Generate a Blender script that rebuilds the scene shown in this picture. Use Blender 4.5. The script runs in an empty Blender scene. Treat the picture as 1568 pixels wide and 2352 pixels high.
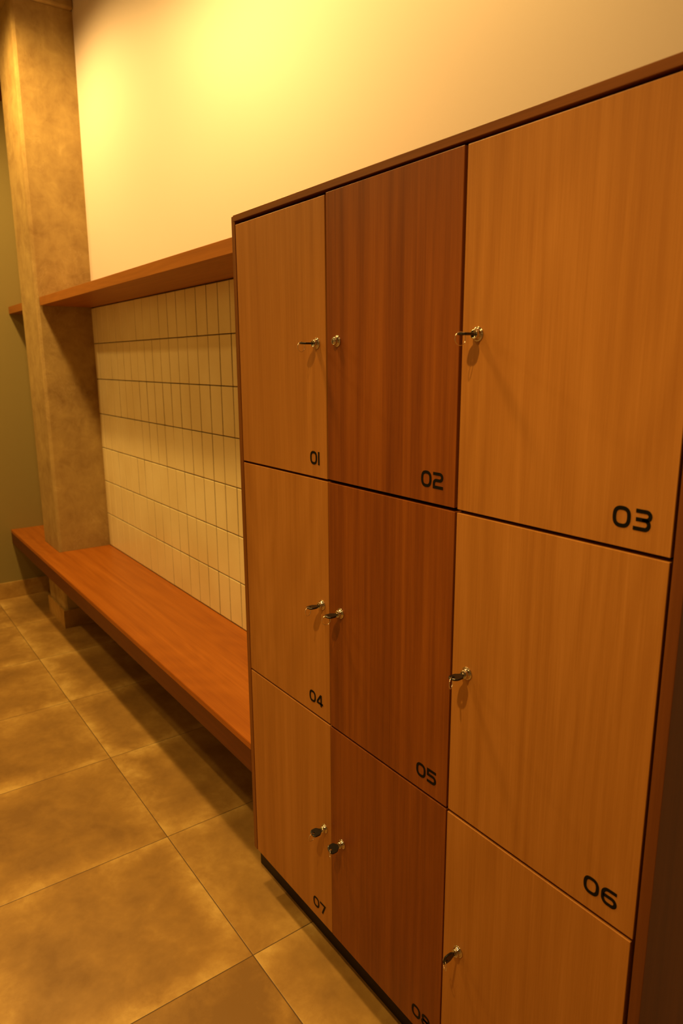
import bpy, bmesh, math, random
from mathutils import Vector, Matrix

# ------------------------------------------------------------------ camera, world, lights, exposure
S = bpy.context.scene
COL = S.collection
CAM = (1.6469, -0.8718, 1.5859)
AZ, EL, RO, FPX = map(float, (-54.0357, -12.3067, -0.3389, 1590.545))
a, e, r = map(math.radians, (AZ, EL, RO))
F = Vector((math.sin(a)*math.cos(e), math.cos(a)*math.cos(e), math.sin(e)))
R0 = Vector((math.cos(a), -math.sin(a), 0)); U0 = R0.cross(F)
R = R0*math.cos(r) + U0*math.sin(r); U = U0*math.cos(r) - R0*math.sin(r)
cd = bpy.data.cameras.new('camera'); cam = bpy.data.objects.new('camera', cd); COL.objects.link(cam)
cd.sensor_fit = 'VERTICAL'; cd.sensor_height = 36.0; cd.lens = FPX*36/2352
M = Matrix((R, U, -F)).transposed().to_4x4(); M.translation = Vector(CAM)
cam.matrix_world = M
cd.clip_start = 0.02
cd.dof.use_dof = True; cd.dof.focus_distance = 1.55; cd.dof.aperture_fstop = 5.0
S.camera = cam

w = bpy.data.worlds.new('world'); S.world = w; w.use_nodes = True
w.node_tree.nodes['Background'].inputs[0].default_value = (1, .6, .2, 1)
w.node_tree.nodes['Background'].inputs[1].default_value = 0.02

S.view_settings.view_transform = 'Standard'; S.view_settings.look = 'None'
S.view_settings.gamma = 1.0; S.view_settings.use_curve_mapping = False
S.view_settings.exposure = 0.0

LC = (1.0, 0.58, 0.15)
def lamp(name, loc, watts, target, angle=150, blend=.6, size=.03, col=LC):
    l = bpy.data.lights.new(name, 'SPOT'); l.energy = watts; l.color = col
    l.shadow_soft_size = size; l.spot_size = math.radians(angle); l.spot_blend = blend
    o = bpy.data.objects.new(name, l); COL.objects.link(o); o.location = loc
    o.rotation_euler = (Vector(target)-Vector(loc)).to_track_quat('-Z', 'Y').to_euler()
    return o
# row over the bench wall, one in front of the lockers, one in the far corner, one added as bounce fill off the opposite wall
lamp('ceiling_lamp', (-2.26, -.43, 3.38), 122, (-2.26, -.36, 0), 171, .6, .05)
lamp('ceiling_lamp', (-.40, -.43, 3.38), 146, (-.4, -.36, 0), 168, .7, .13)
lamp('ceiling_lamp', (1.16, -1.04, 2.85), 118, (.98, -.62, 0), 100, .8)
lamp('ceiling_lamp', (-2.75, -1.45, 3.38), 92, (-2.3, -.7, 0), 132, .8, .08)
lamp('ceiling_lamp', (-2.3, -2.0, 3.45), 75, (-2.3, -2.5, 2.0), 96, .6)  # added fill, no such fixture known: bounces soft light onto the tiles

# ------------------------------------------------------------------ node helpers
def new_mat(name):
    m = bpy.data.materials.new(name); m.use_nodes = True
    nt = m.node_tree
    for n in list(nt.nodes): nt.nodes.remove(n)
    out = nt.nodes.new('ShaderNodeOutputMaterial'); b = nt.nodes.new('ShaderNodeBsdfPrincipled')
    nt.links.new(b.outputs[0], out.inputs[0])
    return m, nt, b
class N:
    def __init__(s, nt): s.nt = nt
    def __call__(s, t, **kw):
        n = s.nt.nodes.new(t)
        for k, v in kw.items(): setattr(n, k, v)
        return n
    def l(s, a, b): s.nt.links.new(a, b)
    def setv(s, inp, v):
        if hasattr(v, 'is_output'): s.l(v, inp)
        else: inp.default_value = v
    def math(s, op, a, b=None, c=None, clamp=False):
        n = s('ShaderNodeMath', operation=op); n.use_clamp = clamp
        s.setv(n.inputs[0], a)
        if b is not None: s.setv(n.inputs[1], b)
        if c is not None: s.setv(n.inputs[2], c)
        return n.outputs[0]
    def noise(s, vec, scale, detail=3, rough=.5, dist=0):
        n = s('ShaderNodeTexNoise'); s.l(vec, n.inputs['Vector'])
        n.inputs['Scale'].default_value = scale; n.inputs['Detail'].default_value = detail
        n.inputs['Roughness'].default_value = rough; n.inputs['Distortion'].default_value = dist
        return n.outputs[0]
    def ramp(s, fac, stops, interp='LINEAR'):
        n = s('ShaderNodeValToRGB'); n.color_ramp.interpolation = interp
        cr = n.color_ramp
        while len(cr.elements) < len(stops): cr.elements.new(.5)
        for el, (p, c) in zip(cr.elements, stops):
            el.position = p; el.color = tuple(c)+(1,) if len(c) == 3 else c
        s.l(fac, n.inputs[0]); return n.outputs[0]
    def mix(s, fac, c1, c2, mode='MIX'):
        n = s('ShaderNodeMix', data_type='RGBA', blend_type=mode)
        s.setv(n.inputs[0], fac)
        for inp, v in ((n.inputs[6], c1), (n.inputs[7], c2)):
            if hasattr(v, 'is_output'): s.l(v, inp)
            else: inp.default_value = tuple(v)+(1,)
        return n.outputs[2]
    def mapr(s, v, a, b, c, d):
        n = s('ShaderNodeMapRange'); s.setv(n.inputs[0], v)
        for i, x in enumerate((a, b, c, d)): n.inputs[i+1].default_value = x
        return n.outputs[0]
    def bump(s, h, strength, dist, bsdf):
        n = s('ShaderNodeBump'); s.l(h, n.inputs['Height'])
        n.inputs['Strength'].default_value = strength; n.inputs['Distance'].default_value = dist
        s.l(n.outputs[0], bsdf.inputs['Normal'])

def plain(name, c, rough=.5, metal=0, spec=.5):
    m, nt, b = new_mat(name); n = N(nt)
    tc = n('ShaderNodeTexCoord')
    v = n.noise(tc.outputs['Object'], 35, 3)
    col = n.mix(n.mapr(v, .3, .7, 0, .25), c, [x*.8 for x in c])
    n.l(col, b.inputs['Base Color'])
    b.inputs['Roughness'].default_value = rough; b.inputs['Metallic'].default_value = metal
    b.inputs['Specular IOR Level'].default_value = spec
    return m

def wood(name, light, mid, dark, axis='Z', contrast=1.0, rough=.42, figure=1.0):
    """laminate wood with grain running along the given object axis"""
    m, nt, b = new_mat(name); n = N(nt)
    tc = n('ShaderNodeTexCoord'); oi = n('ShaderNodeObjectInfo')
    off = n('ShaderNodeCombineXYZ')
    rnd = oi.outputs['Random']
    n.l(n.math('MULTIPLY', rnd, 7.3), off.inputs[0]); n.l(n.math('MULTIPLY', rnd, 3.1), off.inputs[1])
    n.l(n.math('MULTIPLY', rnd, 11.7), off.inputs[2])
    add = n('ShaderNodeVectorMath', operation='ADD')
    n.l(tc.outputs['Object'], add.inputs[0]); n.l(off.outputs[0], add.inputs[1])
    def scaled(across, along, depth=None):
        depth = across if depth is None else depth
        mp = n('ShaderNodeVectorMath', operation='MULTIPLY')
        n.l(add.outputs[0], mp.inputs[0])
        mp.inputs[1].default_value = (across, depth, along) if axis == 'Z' else (along, across, depth)
        return mp.outputs[0]
    band = n.noise(scaled(13, .5), 1.0, 5, .6, .35)          # broad colour bands
    st = n.noise(scaled(60, .8), 1.0, 5, .6, .15)             # streaks
    fib = n.noise(scaled(330, 7), 1.0, 4, .65)                 # fibres
    # cathedral figure: contours of a stretched noise
    fg = n.noise(scaled(4.2, .55), 1.0, 1.5, .4, .3)
    ring = n.math('SINE', n.math('MULTIPLY', fg, 95))
    ring = n.math('MULTIPLY', n.math('ADD', ring, 1), .5)
    t = n.math('ADD', n.math('MULTIPLY', band, .95*contrast), n.math('MULTIPLY', st, .75*contrast))
    t = n.math('ADD', t, n.math('MULTIPLY', fib, .46))
    t = n.math('ADD', t, n.math('MULTIPLY', ring, .10*figure))
    mean = (.95+.75)*contrast*.5 + .23 + .05*figure
    t = n.math('ADD', n.math('SUBTRACT', t, mean), .5, clamp=True)
    col = n.ramp(t, [(.18, dark), (.5, mid), (.82, light)])
    n.l(col, b.inputs['Base Color'])
    b.inputs['Roughness'].default_value = rough
    b.inputs['Specular IOR Level'].default_value = .35
    n.bump(fib, .12, .0006, b)
    return m

W_LIGHT = wood('light_oak_laminate', (.49, .228, .056), (.405, .177, .036), (.315, .125, .022), 'Z', .75, .45)
W_DARK = wood('red_walnut_laminate', (.30, .092, .010), (.215, .058, .005), (.13, .028, .002), 'Z', 1.0, .42, .6)
W_FRAME = wood('walnut_edging_upright', (.25, .088, .014), (.19, .062, .008), (.13, .038, .005), 'Z', .7, .4)
W_FRAMEX = wood('walnut_edging_level', (.25, .088, .014), (.19, .062, .008), (.13, .038, .005), 'X', .7, .4)
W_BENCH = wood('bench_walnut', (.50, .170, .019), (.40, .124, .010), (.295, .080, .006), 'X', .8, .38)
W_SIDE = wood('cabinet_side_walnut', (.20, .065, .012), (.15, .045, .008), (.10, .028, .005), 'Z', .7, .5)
DARK = plain('black_interior', (.012, .008, .005), .7, 0, .2)
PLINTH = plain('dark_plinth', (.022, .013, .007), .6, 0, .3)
NUM = plain('black_vinyl', (.003, .003, .003), .6, 0, .15)
BLACKP = plain('black_plastic', (.006, .005, .005), .32, 0, .5)
NICKEL = plain('nickel', (.62, .56, .48), .13, 1.0)
STEEL = plain('steel_wire', (.85, .8, .7), .2, 1.0)
HOLE = plain('keyhole_dark', (.01, .01, .01), .5)

# painted walls
def paint(name, c, rough, bumpy=.08):
    m, nt, b = new_mat(name); n = N(nt)
    tc = n('ShaderNodeTexCoord')
    v = n.noise(tc.outputs['Object'], 1.6, 4, .55)
    n.l(n.mix(n.mapr(v, .35, .7, 0, .10), c, [x*.85 for x in c]), b.inputs['Base Color'])
    b.inputs['Roughness'].default_value = rough
    n.bump(n.noise(tc.outputs['Object'], 90, 3), bumpy, .001, b)
    return m
CREAM = paint('cream_paint', (.85, .785, .82), .52)
OLIVE = paint('olive_paint', (.31, .255, .10), .5)
WHITE = paint('plain_paint', (.46, .41, .34), .7)
CEIL = paint('ceiling_paint', (.30, .25, .19), .8)

# bare concrete
def concrete():
    m, nt, b = new_mat('bare_concrete'); n = N(nt)
    tc = n('ShaderNodeTexCoord'); v = tc.outputs['Object']
    a = n.noise(v, 3.2, 6, .62, .4); c = n.noise(v, 14, 5, .6, .8); d = n.noise(v, 70, 3, .6)
    mp = n('ShaderNodeVectorMath', operation='MULTIPLY'); n.l(v, mp.inputs[0]); mp.inputs[1].default_value = (6, 6, 1.1)
    s = n.noise(mp.outputs[0], 1.5, 5, .6, .5)
    t = n.math('ADD', n.math('MULTIPLY', a, .5), n.math('MULTIPLY', c, .28))
    t = n.math('ADD', t, n.math('MULTIPLY', s, .22))
    col = n.ramp(t, [(.34, (.26, .165, .065)), (.48, (.40, .285, .12)), (.58, (.48, .355, .15)), (.68, (.62, .48, .23))])
    # pale hairline marks
    cr = n.noise(v, 5.5, 8, .7, 1.6)
    line = n.math('LESS_THAN', n.math('ABSOLUTE', n.math('SUBTRACT', cr, .5)), .0035)
    blot = n.math('GREATER_THAN', n.noise(v, 1.7, 2), .53)
    col = n.mix(n.math('MULTIPLY', n.math('MULTIPLY', line, blot), .5), col, (.66, .5, .28))
    pit = n('ShaderNodeTexVoronoi'); n.l(v, pit.inputs['Vector']); pit.inputs['Scale'].default_value = 26
    pm = n.math('LESS_THAN', pit.outputs['Distance'], .05)
    col = n.mix(n.math('MULTIPLY', pm, .5), col, (.14, .08, .03))
    n.l(col, b.inputs['Base Color']); b.inputs['Roughness'].default_value = .72
    b.inputs['Specular IOR Level'].default_value = .25
    n.bump(n.math('ADD', n.math('MULTIPLY', c, .7), n.math('MULTIPLY', d, .3)), .35, .006, b)
    return m
CONC = concrete()

# floor tiles (0.6 m square cement-look porcelain)
TX, TY = -2.7875, -0.1385
def floor_mat(name='floor_tile', grid=True):
    m, nt, b = new_mat(name); n = N(nt)
    tc = n('ShaderNodeTexCoord'); v = tc.outputs['Object']
    sx = n('ShaderNodeSeparateXYZ'); n.l(v, sx.inputs[0])
    u = n.math('DIVIDE', n.math('SUBTRACT', sx.outputs[0], TX), .6)
    w_ = n.math('DIVIDE', n.math('SUBTRACT', sx.outputs[1], TY), .6)
    fu = n.math('FRACT', u); fw = n.math('FRACT', w_)
    du = n.math('MINIMUM', fu, n.math('SUBTRACT', 1, fu)); dw = n.math('MINIMUM', fw, n.math('SUBTRACT', 1, fw))
    d = n.math('MINIMUM', du, dw)
    cell = n('ShaderNodeCombineXYZ'); n.l(n.math('FLOOR', u), cell.inputs[0]); n.l(n.math('FLOOR', w_), cell.inputs[1])
    wn = n('ShaderNodeTexWhiteNoise'); n.l(cell.outputs[0], wn.inputs[0])
    off = n('ShaderNodeVectorMath', operation='MULTIPLY_ADD')
    n.l(wn.outputs['Color'], off.inputs[0]); off.inputs[1].default_value = (9, 9, 9); n.l(v, off.inputs[2])
    c1 = n.noise(off.outputs[0], 2.0, 5, .55, .15); c2 = n.noise(off.outputs[0], 9, 6, .62, .3); c3 = n.noise(off.outputs[0], 40, 4, .6)
    t = n.math('ADD', n.math('MULTIPLY', c1, .55), n.math('MULTIPLY', c2, .33)); t = n.math('ADD', t, n.math('MULTIPLY', c3, .12))
    # paler worn border of the printed tile
    edge = n.math('ADD', d, n.math('MULTIPLY', n.math('SUBTRACT', c1, .5), .45))
    edge = n.math('MULTIPLY', n.mapr(edge, .0, .15, 1, 0), n.mapr(n.noise(off.outputs[0], 2.6, 2), .38, .62, .25, 1.15))
    t = n.math('ADD', t, n.math('MULTIPLY', n.math('MULTIPLY', edge, c2), .36))
    t = n.math('ADD', t, n.math('MULTIPLY', n.math('SUBTRACT', wn.outputs['Value'], .5), .09))
    odd = n.math('MULTIPLY', n.math('COMPARE', n.math('FLOOR', u), 5, .1), n.math('COMPARE', n.math('FLOOR', w_), -1, .1))   # one tile of a darker batch
    t = n.math('SUBTRACT', t, n.math('MULTIPLY', odd, .17))
    col = n.ramp(t, [(.36, (.275, .155, .044)), (.5, (.40, .238, .068)), (.60, (.52, .33, .102)), (.72, (.70, .50, .18))])
    if grid:
        g = n.math('LESS_THAN', d, .0023)
        col = n.mix(n.math('MULTIPLY', g, .95), col, (.10, .06, .03))
        n.bump(n.math('ADD', n.mapr(d, 0, .006, 0, 1), n.math('MULTIPLY', c2, .12)), .4, .0015, b)
    n.l(col, b.inputs['Base Color'])
    n.l(n.mapr(c2, .3, .7, .50, .36), b.inputs['Roughness'])
    b.inputs['Specular IOR Level'].default_value = .4
    return m
FLOOR = floor_mat(); SKIRT = floor_mat('skirting_tile', False)

# glazed wall tiles
def glaze():
    m, nt, b = new_mat('cream_glaze'); n = N(nt)
    tc = n('ShaderNodeTexCoord'); v = tc.outputs['Object']
    t = n.noise(v, 4, 3, .5)
    n.l(n.ramp(t, [(.35, (.88, .78, .47)), (.65, (.95, .87, .56))]), b.inputs['Base Color'])
    b.inputs['Roughness'].default_value = .22
    n.bump(n.noise(v, 22, 2), .10, .002, b)
    return m
GLAZE = glaze()
GROUT = plain('brown_grout', (.035, .018, .008), .9)

# ------------------------------------------------------------------ mesh helpers
def link(name, bm, mats, parent=None, loc=None, rot=None, smooth=False):
    me = bpy.data.meshes.new(name); bm.normal_update(); bm.to_mesh(me); bm.free()
    for m in (mats if isinstance(mats, (list, tuple)) else [mats]): me.materials.append(m)
    if smooth:
        for p in me.polygons: p.use_smooth = True
    o = bpy.data.objects.new(name, me); COL.objects.link(o)
    if parent: o.parent = parent
    if loc: o.location = loc
    if rot: o.rotation_euler = rot
    return o
def tag(o, label=None, cat=None, group=None, kind=None):
    if label: o['label'] = label
    if cat: o['category'] = cat
    if group: o['group'] = group
    if kind: o['kind'] = kind
    return o
def empty(name, loc):
    o = bpy.data.objects.new(name, None); COL.objects.link(o); o.location = loc; o.empty_display_size = .05
    return o
def box(bm, x0, x1, y0, y1, z0, z1, bev=0, seg=2, mi=0):
    vs = [bm.verts.new((x, y, z)) for x in (x0, x1) for y in (y0, y1) for z in (z0, z1)]
    idx = [(0, 1, 3, 2), (4, 6, 7, 5), (0, 4, 5, 1), (2, 3, 7, 6), (0, 2, 6, 4), (1, 5, 7, 3)]
    fs = [bm.faces.new([vs[i] for i in f]) for f in idx]
    for f in fs: f.material_index = mi
    if bev:
        es = {e for f in fs for e in f.edges}
        bmesh.ops.bevel(bm, geom=list(es), offset=bev, segments=seg, affect='EDGES', profile=.5)
    return vs
def boxobj(name, b, mats, parent=None, bev=0, loc=(0, 0, 0)):
    bm = bmesh.new()
    x0, x1, y0, y1, z0, z1 = b
    box(bm, x0-loc[0], x1-loc[0], y0-loc[1], y1-loc[1], z0-loc[2], z1-loc[2], bev)
    return link(name, bm, mats, parent, loc)
def prism(bm, pts, z0, z1):
    lo = [bm.verts.new((x, y, z0)) for x, y in pts]; hi = [bm.verts.new((x, y, z1)) for x, y in pts]
    bm.faces.new(list(reversed(lo))); bm.faces.new(hi)
    k = len(pts)
    for i in range(k): bm.faces.new((lo[i], lo[(i+1) % k], hi[(i+1) % k], hi[i]))
def lathe(bm, prof, seg=32, mi=0):
    """profile of (radius, y) turned about the Y axis"""
    rings = []
    for rr, y in prof:
        if rr < 1e-6: rings.append([bm.verts.new((0, y, 0))])
        else: rings.append([bm.verts.new((rr*math.cos(2*math.pi*i/seg), y, rr*math.sin(2*math.pi*i/seg))) for i in range(seg)])
    for A, B in zip(rings, rings[1:]):
        for i in range(seg):
            j = (i+1) % seg
            if len(A) == 1 and len(B) == 1: continue
            if len(A) == 1: f = bm.faces.new((A[0], B[j], B[i]))
            elif len(B) == 1: f = bm.faces.new((A[i], A[j], B[0]))
            else: f = bm.faces.new((A[i], A[j], B[j], B[i]))
            f.material_index = mi; f.smooth = True

# ------------------------------------------------------------------ room
XE, XR, YF, YB, ZC = -3.389, 3.4, -2.5, .419, 3.62
XC0, XC1, YC = -2.928, -2.5765, .112      # column
ZB, ZS, ZST = .4775, 1.895, 1.9397         # bench top, shelf underside, shelf top
XL = -.020                                  # left side of the locker cabinet
tag(boxobj('floor', (XE-.1, XR+.1, YF-.1, YB+.1, -.08, 0), FLOOR), kind='structure')
tag(boxobj('ceiling', (XE-.1, XR+.1, YF-.1, YB+.1, ZC, ZC+.08), CEIL), kind='structure')
tag(boxobj('wall_back', (XE-.1, XR+.1, YB, YB+.1, 0, ZC), CREAM), kind='structure')
tag(boxobj('wall_front', (XE-.1, XR+.1, YF-.1, YF, 0, ZC), WHITE), kind='structure')
tag(boxobj('wall_right', (XR, XR+.1, YF, YB, 0, ZC), WHITE), kind='structure')
tag(boxobj('wall_left', (XE-.1, XE, YF, YB, 0, 3.17), OLIVE), kind='structure')
tag(boxobj('wall_upper_left', (XE-.1, XE, YF, YB, 3.17, ZC), CREAM), kind='structure')
tag(boxobj('trim_1', (XE, XE+.018, YF, YB, 3.165, 3.265), W_FRAMEX), kind='structure')
def skirting(name, b, axis):
    bm = bmesh.new(); box(bm, *b, .002, 2)
    return tag(link(name, bm, SKIRT), kind='structure')
skirting('baseboard_left', (XE, XE+.012, YF, YB-.013, 0, .112), 'y')
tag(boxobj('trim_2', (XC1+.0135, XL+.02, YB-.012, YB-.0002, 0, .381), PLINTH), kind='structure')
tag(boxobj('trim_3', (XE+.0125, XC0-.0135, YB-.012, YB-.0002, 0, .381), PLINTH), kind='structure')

# glazed tile cladding between bench and shelf: 7 rows of upright tiles, pillowed edges
random.seed(4)
bm = bmesh.new()
box(bm, XC1+.0005, XL-.0015, YB-.0068, YB, ZB+.0005, ZS-.0005, mi=1)
rowh = (ZS-ZB)/7; pitch = .10365; xj = -.947+pitch*9
for rI in range(7):
    z0 = ZB+rI*rowh+.0015; z1 = ZB+(rI+1)*rowh-(.0015 if rI < 6 else .004)
    k = 0; x = xj
    while x > XC1:
        x1 = x-.0010-random.uniform(0, .0012); x0 = x-pitch+.0010+random.uniform(0, .0012); x -= pitch
        if x0 >= XL-.012: continue
        x1 = min(x1, XL-.0015); x0 = max(x0, XC1+.0012)
        if x1-x0 < .012: continue
        # pillowed tile: back rectangle, raised rim, face
        fy = YB-.0085-random.uniform(0, .0005); tl = random.uniform(-.0004, .0004); tv = random.uniform(-.0004, .0004)
        levels = [(0, YB-.004), (0, YB-.0062), (.0006, YB-.0073), (.0016, YB-.0080), (.0032, fy+.0001), (.006, fy)]
        prev = None
        for ins, y in levels:
            ring = [bm.verts.new((px, y+(tl if sx > 0 else -tl)*(y < YB-.007)+(tv if sz > 0 else -tv)*(y < YB-.007), pz)) for px, pz, sx, sz in
                    ((x0+ins, z0+ins, -1, -1), (x1-ins, z0+ins, 1, -1), (x1-ins, z1-ins, 1, 1), (x0+ins, z1-ins, -1, 1))]
            if prev:
                for i in range(4):
                    f = bm.faces.new((prev[i], prev[(i+1) % 4], ring[(i+1) % 4], ring[i]))
            prev = ring
        bm.faces.new(prev)
cl = link('wall_tiling', bm, [GLAZE, GROUT]); tag(cl, kind='structure')

# ------------------------------------------------------------------ concrete column (slightly out of plumb, eased corners)
col_root = empty('concrete_column', ((XC0+XC1)/2, .27, 0))
tag(col_root, 'bare concrete column standing through the left end of the wooden bench', 'column')
bm = bmesh.new()
levels = [0, .25, ZB, .8, 1.2, 1.6, ZS, 2.3, 2.7, 3.1, 3.395]
rings = []
random.seed(7)
for z in levels:
    lean = .012*max(0, (z-1.5)/2)+.040*max(0, (z-1.6)/1.85)**1.3
    j = [random.uniform(-.0015, .0015) for _ in range(4)]
    x0, x1, y0, y1 = XC0+lean*.6+j[0], XC1+lean+j[1], YC+j[2], YB
    c = .012; c2 = .016
    pts = [(x0+c*.5, y0), (x1-c2, y0), (x1-c2*.4, y0+c2*.35), (x1, y0+c2), (x1, y1), (x0, y1), (x0, y0+c*.5)]
    ox, oy = col_root.location.x, col_root.location.y
    rings.append([bm.verts.new((px-ox, py-oy, z)) for px, py in pts])
for A, B in zip(rings, rings[1:]):
    k = len(A)
    for i in range(k): bm.faces.new((A[i], A[(i+1) % k], B[(i+1) % k], B[i]))
bm.faces.new(list(reversed(rings[0]))); bm.faces.new(rings[-1])
link('shaft', bm, CONC, col_root)
bm = bmesh.new()
ox, oy = col_root.location.x, col_root.location.y
prism(bm, [(XC0-.012-ox, YC-.013-oy), (XC1+.012-ox, YC-.013-oy), (XC1+.012-ox, YB-.001-oy), (XC1+.0025-ox, YB-.001-oy),
           (XC1+.0025-ox, YC-.002-oy), (XC0-.0025-ox, YC-.002-oy), (XC0-.0025-ox, YB-.001-oy), (XC0-.012-ox, YB-.001-oy)], 0, .112)
link('tile_skirting', bm, SKIRT, col_root)
bm = bmesh.new(); box(bm, XC0-.03, XC1+.075, YF, YB, 3.397, ZC, .01)
tag(link('concrete_beam', bm, CONC), 'bare concrete beam resting on top of the column under the ceiling', 'beam')

# ------------------------------------------------------------------ bench
bench = empty('wall_bench', (-1.7, .2, 0))
tag(bench, 'long built-in walnut bench fixed under the tiled wall left of the lockers', 'bench')
def L(pts): return [(x+1.7, y-.2) for x, y in pts]
bm = bmesh.new()
x0, x1 = XE+.001, XL-.001
prism(bm, L([(x0, .0), (x1, .0), (x1, YB-.0095), (XC1+.002, YB-.0095), (XC1+.002, YC-.003), (XC0-.003, YC-.003), (XC0-.003, YB-.001), (x0, YB-.001)]), ZB-.020, ZB)
bmesh.ops.bevel(bm, geom=[e for e in bm.edges if abs(e.verts[0].co.y+.2) < 1e-5 and abs(e.verts[1].co.y+.2) < 1e-5 and min(v.co.z for v in e.verts) > ZB-.001], offset=.0015, segments=2, affect='EDGES')
link('seat_board', bm, W_BENCH, bench)
W_BENCH_SHADED = wood('bench_walnut_shaded', (.14, .032, .005), (.105, .022, .003), (.08, .016, .002), 'X', .7, .45)  # same walnut as the seat, with the front's shade painted into the colour
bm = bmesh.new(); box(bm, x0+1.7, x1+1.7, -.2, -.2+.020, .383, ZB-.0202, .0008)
link('front_fascia', bm, W_BENCH_SHADED, bench)
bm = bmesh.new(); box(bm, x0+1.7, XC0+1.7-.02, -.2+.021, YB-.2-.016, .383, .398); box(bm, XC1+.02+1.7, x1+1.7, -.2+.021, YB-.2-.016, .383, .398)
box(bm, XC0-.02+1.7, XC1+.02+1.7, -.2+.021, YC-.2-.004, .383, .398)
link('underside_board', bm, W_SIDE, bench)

# ------------------------------------------------------------------ shelf
W_SHELF = wood('shelf_walnut', (.43, .165, .026), (.345, .124, .016), (.26, .086, .010), 'X', .8, .42)
o = boxobj('wall_shelf', (XC1+.012, XL-.001, .1287, YB-.0005, ZS+.0003, ZST), W_SHELF, None, .0012, (-1.3, .27, ZS))
tag(o, 'long walnut shelf on the cream wall above the tiles, between column and lockers', 'shelf')
o = boxobj('wall_shelf', (XE+.001, XC0-.004, .1287, YB-.0005, ZS+.0003, ZST), W_SHELF, None, .0012, (-3.15, .27, ZS))
tag(o, 'short walnut shelf in the corner left of the concrete column', 'shelf')

# ------------------------------------------------------------------ locker cabinet
cab = empty('locker_cabinet', (.594, .2, 0))
tag(cab, 'tall nine-door wooden locker cabinet numbered from 01, two light door columns around a dark one', 'lockers')
OX, OY = .594, .2
def cbox(name, b, mat, bev=0):
    bm = bmesh.new(); box(bm, b[0]-OX, b[1]-OX, b[2]-OY, b[3]-OY, b[4], b[5], bev)
    return link(name, bm, mat, cab)
ZK = .132; XRI, XRO = 1.1915, 1.2095
cbox('side_panel', (XL, -.0025, 0, YB-.001, ZK-.002, 1.9412), W_FRAME, .0008)
cbox('side_panel', (XRI, XRO, 0, YB-.001, ZK-.002, 1.9412), W_SIDE, .0008)
cbox('top_panel', (-.0105, XRI-.0002, -.0006, YB-.001, 1.9283, 1.9432), W_FRAMEX, .0008)
cbox('plinth', (-.088, XRO-.01, .057, YB-.001, 0, ZK-.003), PLINTH)
# dark carcass seen through the door gaps
bm = bmesh.new()
XG = [(.3935, .3985), (.7900, .7950)]; 
box(bm, -.002-OX, XRI-.0005-OX, .395-OY, .41-OY, ZK, 1.928)
for c in (.3958, .7924): box(bm, c-.009-OX, c+.009-OX, .0205-OY, .394-OY, ZK, 1.928)
for z in (ZK+.0, .7165, 1.3155): box(bm, -.002-OX, XRI-.0005-OX, .0215-OY, .3945-OY, z, z+.018)
box(bm, -.002-OX, XRI-.0005-OX, .0215-OY, .3945-OY, 1.9095, 1.9278)
link('carcass', bm, DARK, cab)

# digits as strokes, millimetres
def arc(cx, cy, rx, ry, a0, a1, k=10):
    return [(cx+rx*math.cos(math.radians(a0+(a1-a0)*i/k)), cy+ry*math.sin(math.radians(a0+(a1-a0)*i/k))) for i in range(k+1)]
def sup(cx, cy, rx, ry, n=2.7, k=40):
    o = []
    for i in range(k):
        t = 2*math.pi*i/k; c, s_ = math.cos(t), math.sin(t)
        o.append((cx+rx*math.copysign(abs(c)**(2/n), c), cy+ry*math.copysign(abs(s_)**(2/n), s_)))
    return o
DG = {
 '0': (27, [(True, sup(13.5, 15, 11.1, 12.6))]),
 '1': (5.4, [(False, [(2.7, 0), (2.7, 30)])]),
 '2': (26, [(False, [(0, 27.4)]+arc(17.5, 21.4, 6, 6, 90, -90)+arc(8.5, 9.5, 6, 5.9, 90, 180)+[(2.5, 2.6), (26, 2.6)])]),
 '3': (27, [(False, [(3, 27.4)]+arc(18, 21.5, 6.3, 5.9, 90, -90)+[(3.5, 15.6)]), (False, [(13, 15.6)]+arc(17, 9.1, 6, 6.5, 90, -90)+[(0, 2.6)])]),
 '4': (27, [(False, [(19.2, 0), (19.2, 28.2), (16.8, 28.2), (3.4, 11.0), (3.4, 7.6), (27, 7.6)])]),
 '5': (26, [(False, [(25.5, 27.4), (2.6, 27.4), (2.6, 16.6)]+arc(17, 9.6, 6.6, 7, 90, -90)+[(0, 2.6)])]),
 '6': (27, [(False, [(26, 27.4)]+arc(11.5, 17.5, 9, 9.9, 90, 180)+arc(11, 11.1, 8.5, 8.5, 180, 270)+arc(18, 9.1, 6.3, 6.5, -90, 90)+[(3, 15.6)])]),
 '7': (25, [(False, [(0, 27.4), (22.5, 27.4), (10.5, 0)])]),
 '8': (26, [(True, sup(13, 21.3, 9.4, 6.1, 2.4)), (True, sup(13, 8.9, 10.6, 6.3, 2.4))]),
}
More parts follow.
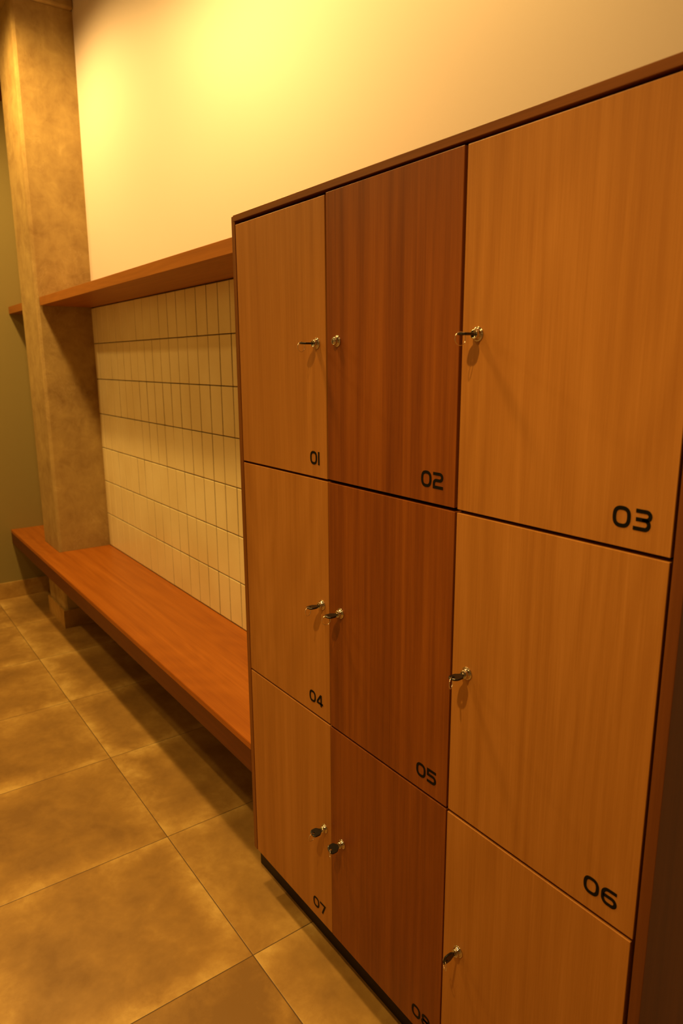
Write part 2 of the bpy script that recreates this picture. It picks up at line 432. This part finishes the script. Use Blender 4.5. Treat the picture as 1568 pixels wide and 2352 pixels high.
def stroke(bm, pts, closed, hw, ox, oz):
    k = len(pts); P = [Vector((p[0], p[1])) for p in pts]
    # drop doubles
    Q = [P[0]]
    for p in P[1:]:
        if (p-Q[-1]).length > .15: Q.append(p)
    P = Q; k = len(P); Lf, Rt = [], []
    for i in range(k):
        if closed: d0 = (P[i]-P[i-1]).normalized(); d1 = (P[(i+1) % k]-P[i]).normalized()
        else:
            d1 = (P[i+1]-P[i]).normalized() if i < k-1 else (P[i]-P[i-1]).normalized()
            d0 = (P[i]-P[i-1]).normalized() if i > 0 else d1
        n0 = Vector((-d0.y, d0.x)); n1 = Vector((-d1.y, d1.x)); mm = (n0+n1).normalized()
        s_ = hw/max(.5, mm.dot(n0)); Lf.append(P[i]+mm*s_); Rt.append(P[i]-mm*s_)
    def V(p, y): return bm.verts.new(((ox+p.x)/1000, y, (oz+p.y)/1000))
    A = [V(p, -.0004) for p in Lf]; B = [V(p, -.0004) for p in Rt]; A2 = [V(p, 0) for p in Lf]; B2 = [V(p, 0) for p in Rt]
    for i in range(k if closed else k-1):
        j = (i+1) % k
        bm.faces.new((A[i], A[j], B[j], B[i])); bm.faces.new((A2[i], A2[j], A[j], A[i])); bm.faces.new((B[i], B[j], B2[j], B2[i]))
    if not closed:
        for i in (0, k-1): bm.faces.new((A[i], B[i], B2[i], A2[i]))
def number(txt, parent, xr, zb):
    """right edge xr, baseline zb in the parent's space"""
    tot = sum(DG[c][0] for c in txt)+4.5*(len(txt)-1)
    bm = bmesh.new(); x = 0
    for c in txt:
        wd, strokes = DG[c]
        for closed, pts in strokes: stroke(bm, pts, closed, 2.75, x, 0)
        x += wd+4.5
    bmesh.ops.recalc_face_normals(bm, faces=bm.faces)
    return link('door_number', bm, NUM, parent, (xr-tot/1000, -.0002, zb))

def lock_mesh():
    bm = bmesh.new()
    lathe(bm, [(0.0105, .0), (.0118, -.0003), (.0122, -.0011), (.0116, -.0019), (.0102, -.0022), (.0098, -.0022), (.0094, -.0030), (.0088, -.0052),
               (.0084, -.0056), (.0082, -.0062), (.0080, -.0098), (.0074, -.0106), (.0062, -.0108), (.0060, -.0101), (.0000, -.0101)], 36, 0)
    return bm
bmL = lock_mesh(); meL = bpy.data.meshes.new('lock'); bmL.normal_update(); bmL.to_mesh(meL); bmL.free(); meL.materials.append(NICKEL)
bmK = bmesh.new(); box(bmK, -.0009, .0009, -.01025, -.0101, -.0028, .0028); meK = bpy.data.meshes.new('keyhole'); bmK.to_mesh(meK); bmK.free(); meK.materials.append(HOLE)

# (number, x0, x1, z0, z1, wood, lock x, lock z)
DOORS = [
 ('01', .0015, .3925, 1.3272, 1.9195, W_LIGHT, .358, 1.6235, -.0005),
 ('02', .3980, .7885, 1.3285, 1.9225, W_DARK, .4355, 1.6265, -.0010),
 ('03', .7950, 1.1870, 1.3275, 1.9220, W_LIGHT, .8300, 1.6275, 0),
 ('04', .0010, .3935, .7283, 1.3217, W_LIGHT, .3664, 1.0245, 0),
 ('05', .3965, .7900, .7283, 1.3215, W_DARK, .4415, 1.0260, -.0008),
 ('06', .7945, 1.1870, .7283, 1.3212, W_LIGHT, .8325, 1.0280, 0),
 ('07', .0015, .3935, .1315, .7230, W_LIGHT, .3660, .4256, 0),
 ('08', .3955, .7898, .1315, .7230, W_DARK, .4412, .4270, -.0004),
 ('09', .7937, 1.1845, .1315, .7220, W_LIGHT, .8355, .4285, -.0006),
]
random.seed(3)
LOCKS = {}
for num, x0, x1, z0, z1, m, lx, lz, dy in DOORS:
    bm = bmesh.new(); box(bm, 0, x1-x0, 0, .018, 0, z1-z0, .0009, 2)
    d = link('door', bm, m, cab, (x0-OX, dy-OY, z0))
    d['label'] = ('dark walnut' if m is W_DARK else 'light oak')+' locker door'+(' numbered '+num if num != '09' else ' at the bottom right')
    if num != '09': number(num, d, x1-x0-.0295, .0285)
    lk = bpy.data.objects.new('lock', meL); COL.objects.link(lk); lk.parent = d; lk.location = (lx-x0, 0, lz-z0)
    if num == '02':
        kh = bmesh.new(); 
        lathe(kh, [(.0052, -.0102), (.0052, -.0104), (0, -.0104)], 24, 0)
        box(kh, -.0007, .0007, -.0106, -.01035, -.0032, .0032, mi=1)
        ko = link('keyway', kh, [NICKEL, HOLE], d, (lx-x0, 0, lz-z0), (0, math.radians(35), 0))
    LOCKS[num] = (lx, dy, lz)

# ------------------------------------------------------------------ keys standing in the locks
def key_meshes():
    # bow: shouldered plastic head lying in the XY plane, pointing to -Y
    prof = [(4.6, -12.5), (5.2, -14.5), (10.6, -20.5), (11.6, -24), (11.6, -32), (10.8, -36.3), (8.0, -39.4), (3.6, -41.0)]
    out = [(x, y) for x, y in prof]+[(-x, y) for x, y in reversed(prof)]
    k = len(out); hr, hy = 2.6, -34.6
    hole = []
    for x, y in out:
        t = math.atan2(y-hy, x); hole.append((hr*math.cos(t), hy+hr*math.sin(t)))
    bm = bmesh.new(); T = .0021
    def ring(pts, z, s=1.0): return [bm.verts.new((x*s/1000, ((y+27)*s-27)/1000, z)) for x, y in pts]
    a1 = ring(out, -T*.6); a2 = ring(out, T*.6); b2 = ring(out, T, .90); b1 = ring(out, -T, .90); h1 = ring(hole, -T); h2 = ring(hole, T)
    def br(A, B):
        for i in range(k):
            j = (i+1) % k; bm.faces.new((A[i], A[j], B[j], B[i]))
    br(a1, a2); br(a2, b2); br(b2, h2); br(h2, h1); br(h1, b1); br(b1, a1)
    bmesh.ops.recalc_face_normals(bm, faces=bm.faces)
    me1 = bpy.data.meshes.new('bow'); bm.to_mesh(me1); bm.free(); me1.materials.append(BLACKP)
    bm = bmesh.new(); box(bm, -.0036, .0036, -.0135, -.0103, -.0009, .0009, .0003)
    me2 = bpy.data.meshes.new('blade'); bm.to_mesh(me2); bm.free(); me2.materials.append(NICKEL)
    # split ring
    bm = bmesh.new(); RR, rr = .0106, .00062; n1, n2 = 48, 8; vs = []
    for i in range(n1):
        t = 2*math.pi*i/n1
        vs.append([bm.verts.new((rr*math.sin(2*math.pi*j/n2), (RR+rr*math.cos(2*math.pi*j/n2))*math.cos(t), (RR+rr*math.cos(2*math.pi*j/n2))*math.sin(t))) for j in range(n2)])
    for i in range(n1):
        for j in range(n2):
            f = bm.faces.new((vs[i][j], vs[(i+1) % n1][j], vs[(i+1) % n1][(j+1) % n2], vs[i][(j+1) % n2])); f.smooth = True
    bmesh.ops.recalc_face_normals(bm, faces=bm.faces)
    me3 = bpy.data.meshes.new('key_ring'); bm.to_mesh(me3); bm.free(); me3.materials.append(STEEL)
    return me1, me2, me3
KB, KS, KR = key_meshes()
KEYS = {'01': (2, 12, 0), '03': (0, -8, 0), '04': (-3, 20, 0), '05': (0, -14, 0), '06': (-4, 28, 0), '07': (16, 10, 0), '08': (34, 0, 1), '09': (-80, 0, 1)}
LBL = {'01': 'black-headed key in the lock of light locker door 01, ring hanging',
       '03': 'black-headed key seen edge-on in the lock of light locker door 03',
       '04': 'black-headed key in the lock of light locker door 04',
       '05': 'black-headed key in the lock of dark locker door 05',
       '06': 'black-headed key in the lock of light locker door 06, casting a long shadow',
       '07': 'black-headed key in the lock of light locker door 07',
       '08': 'black-headed key turned sideways in the lock of dark locker door 08',
       '09': 'black-headed key turned upright in the lock of the bottom right light door'}
for num, (ang, rz, vert) in KEYS.items():
    lx, ly, lz = LOCKS[num]
    root = empty('locker_key', (lx, ly, lz))
    tag(root, LBL[num], 'key', 'black keys in the locker doors')
    A = math.radians(ang)
    for nm, me in (('bow', KB), ('blade', KS)):
        o = bpy.data.objects.new(nm, me); COL.objects.link(o); o.parent = root; o.rotation_euler = (0, A, 0)
    o = bpy.data.objects.new('key_ring', KR); COL.objects.link(o); o.parent = root
    if not vert:
        o.location = (0, -.0405, -.0076); o.rotation_euler = (0, A*.3, math.radians(rz))
    else:
        # hole sits on the axis, ring drops round the lower edge of the head
        o.location = (0, -.0372, -.0094); o.rotation_euler = (0, 0, math.radians(62))
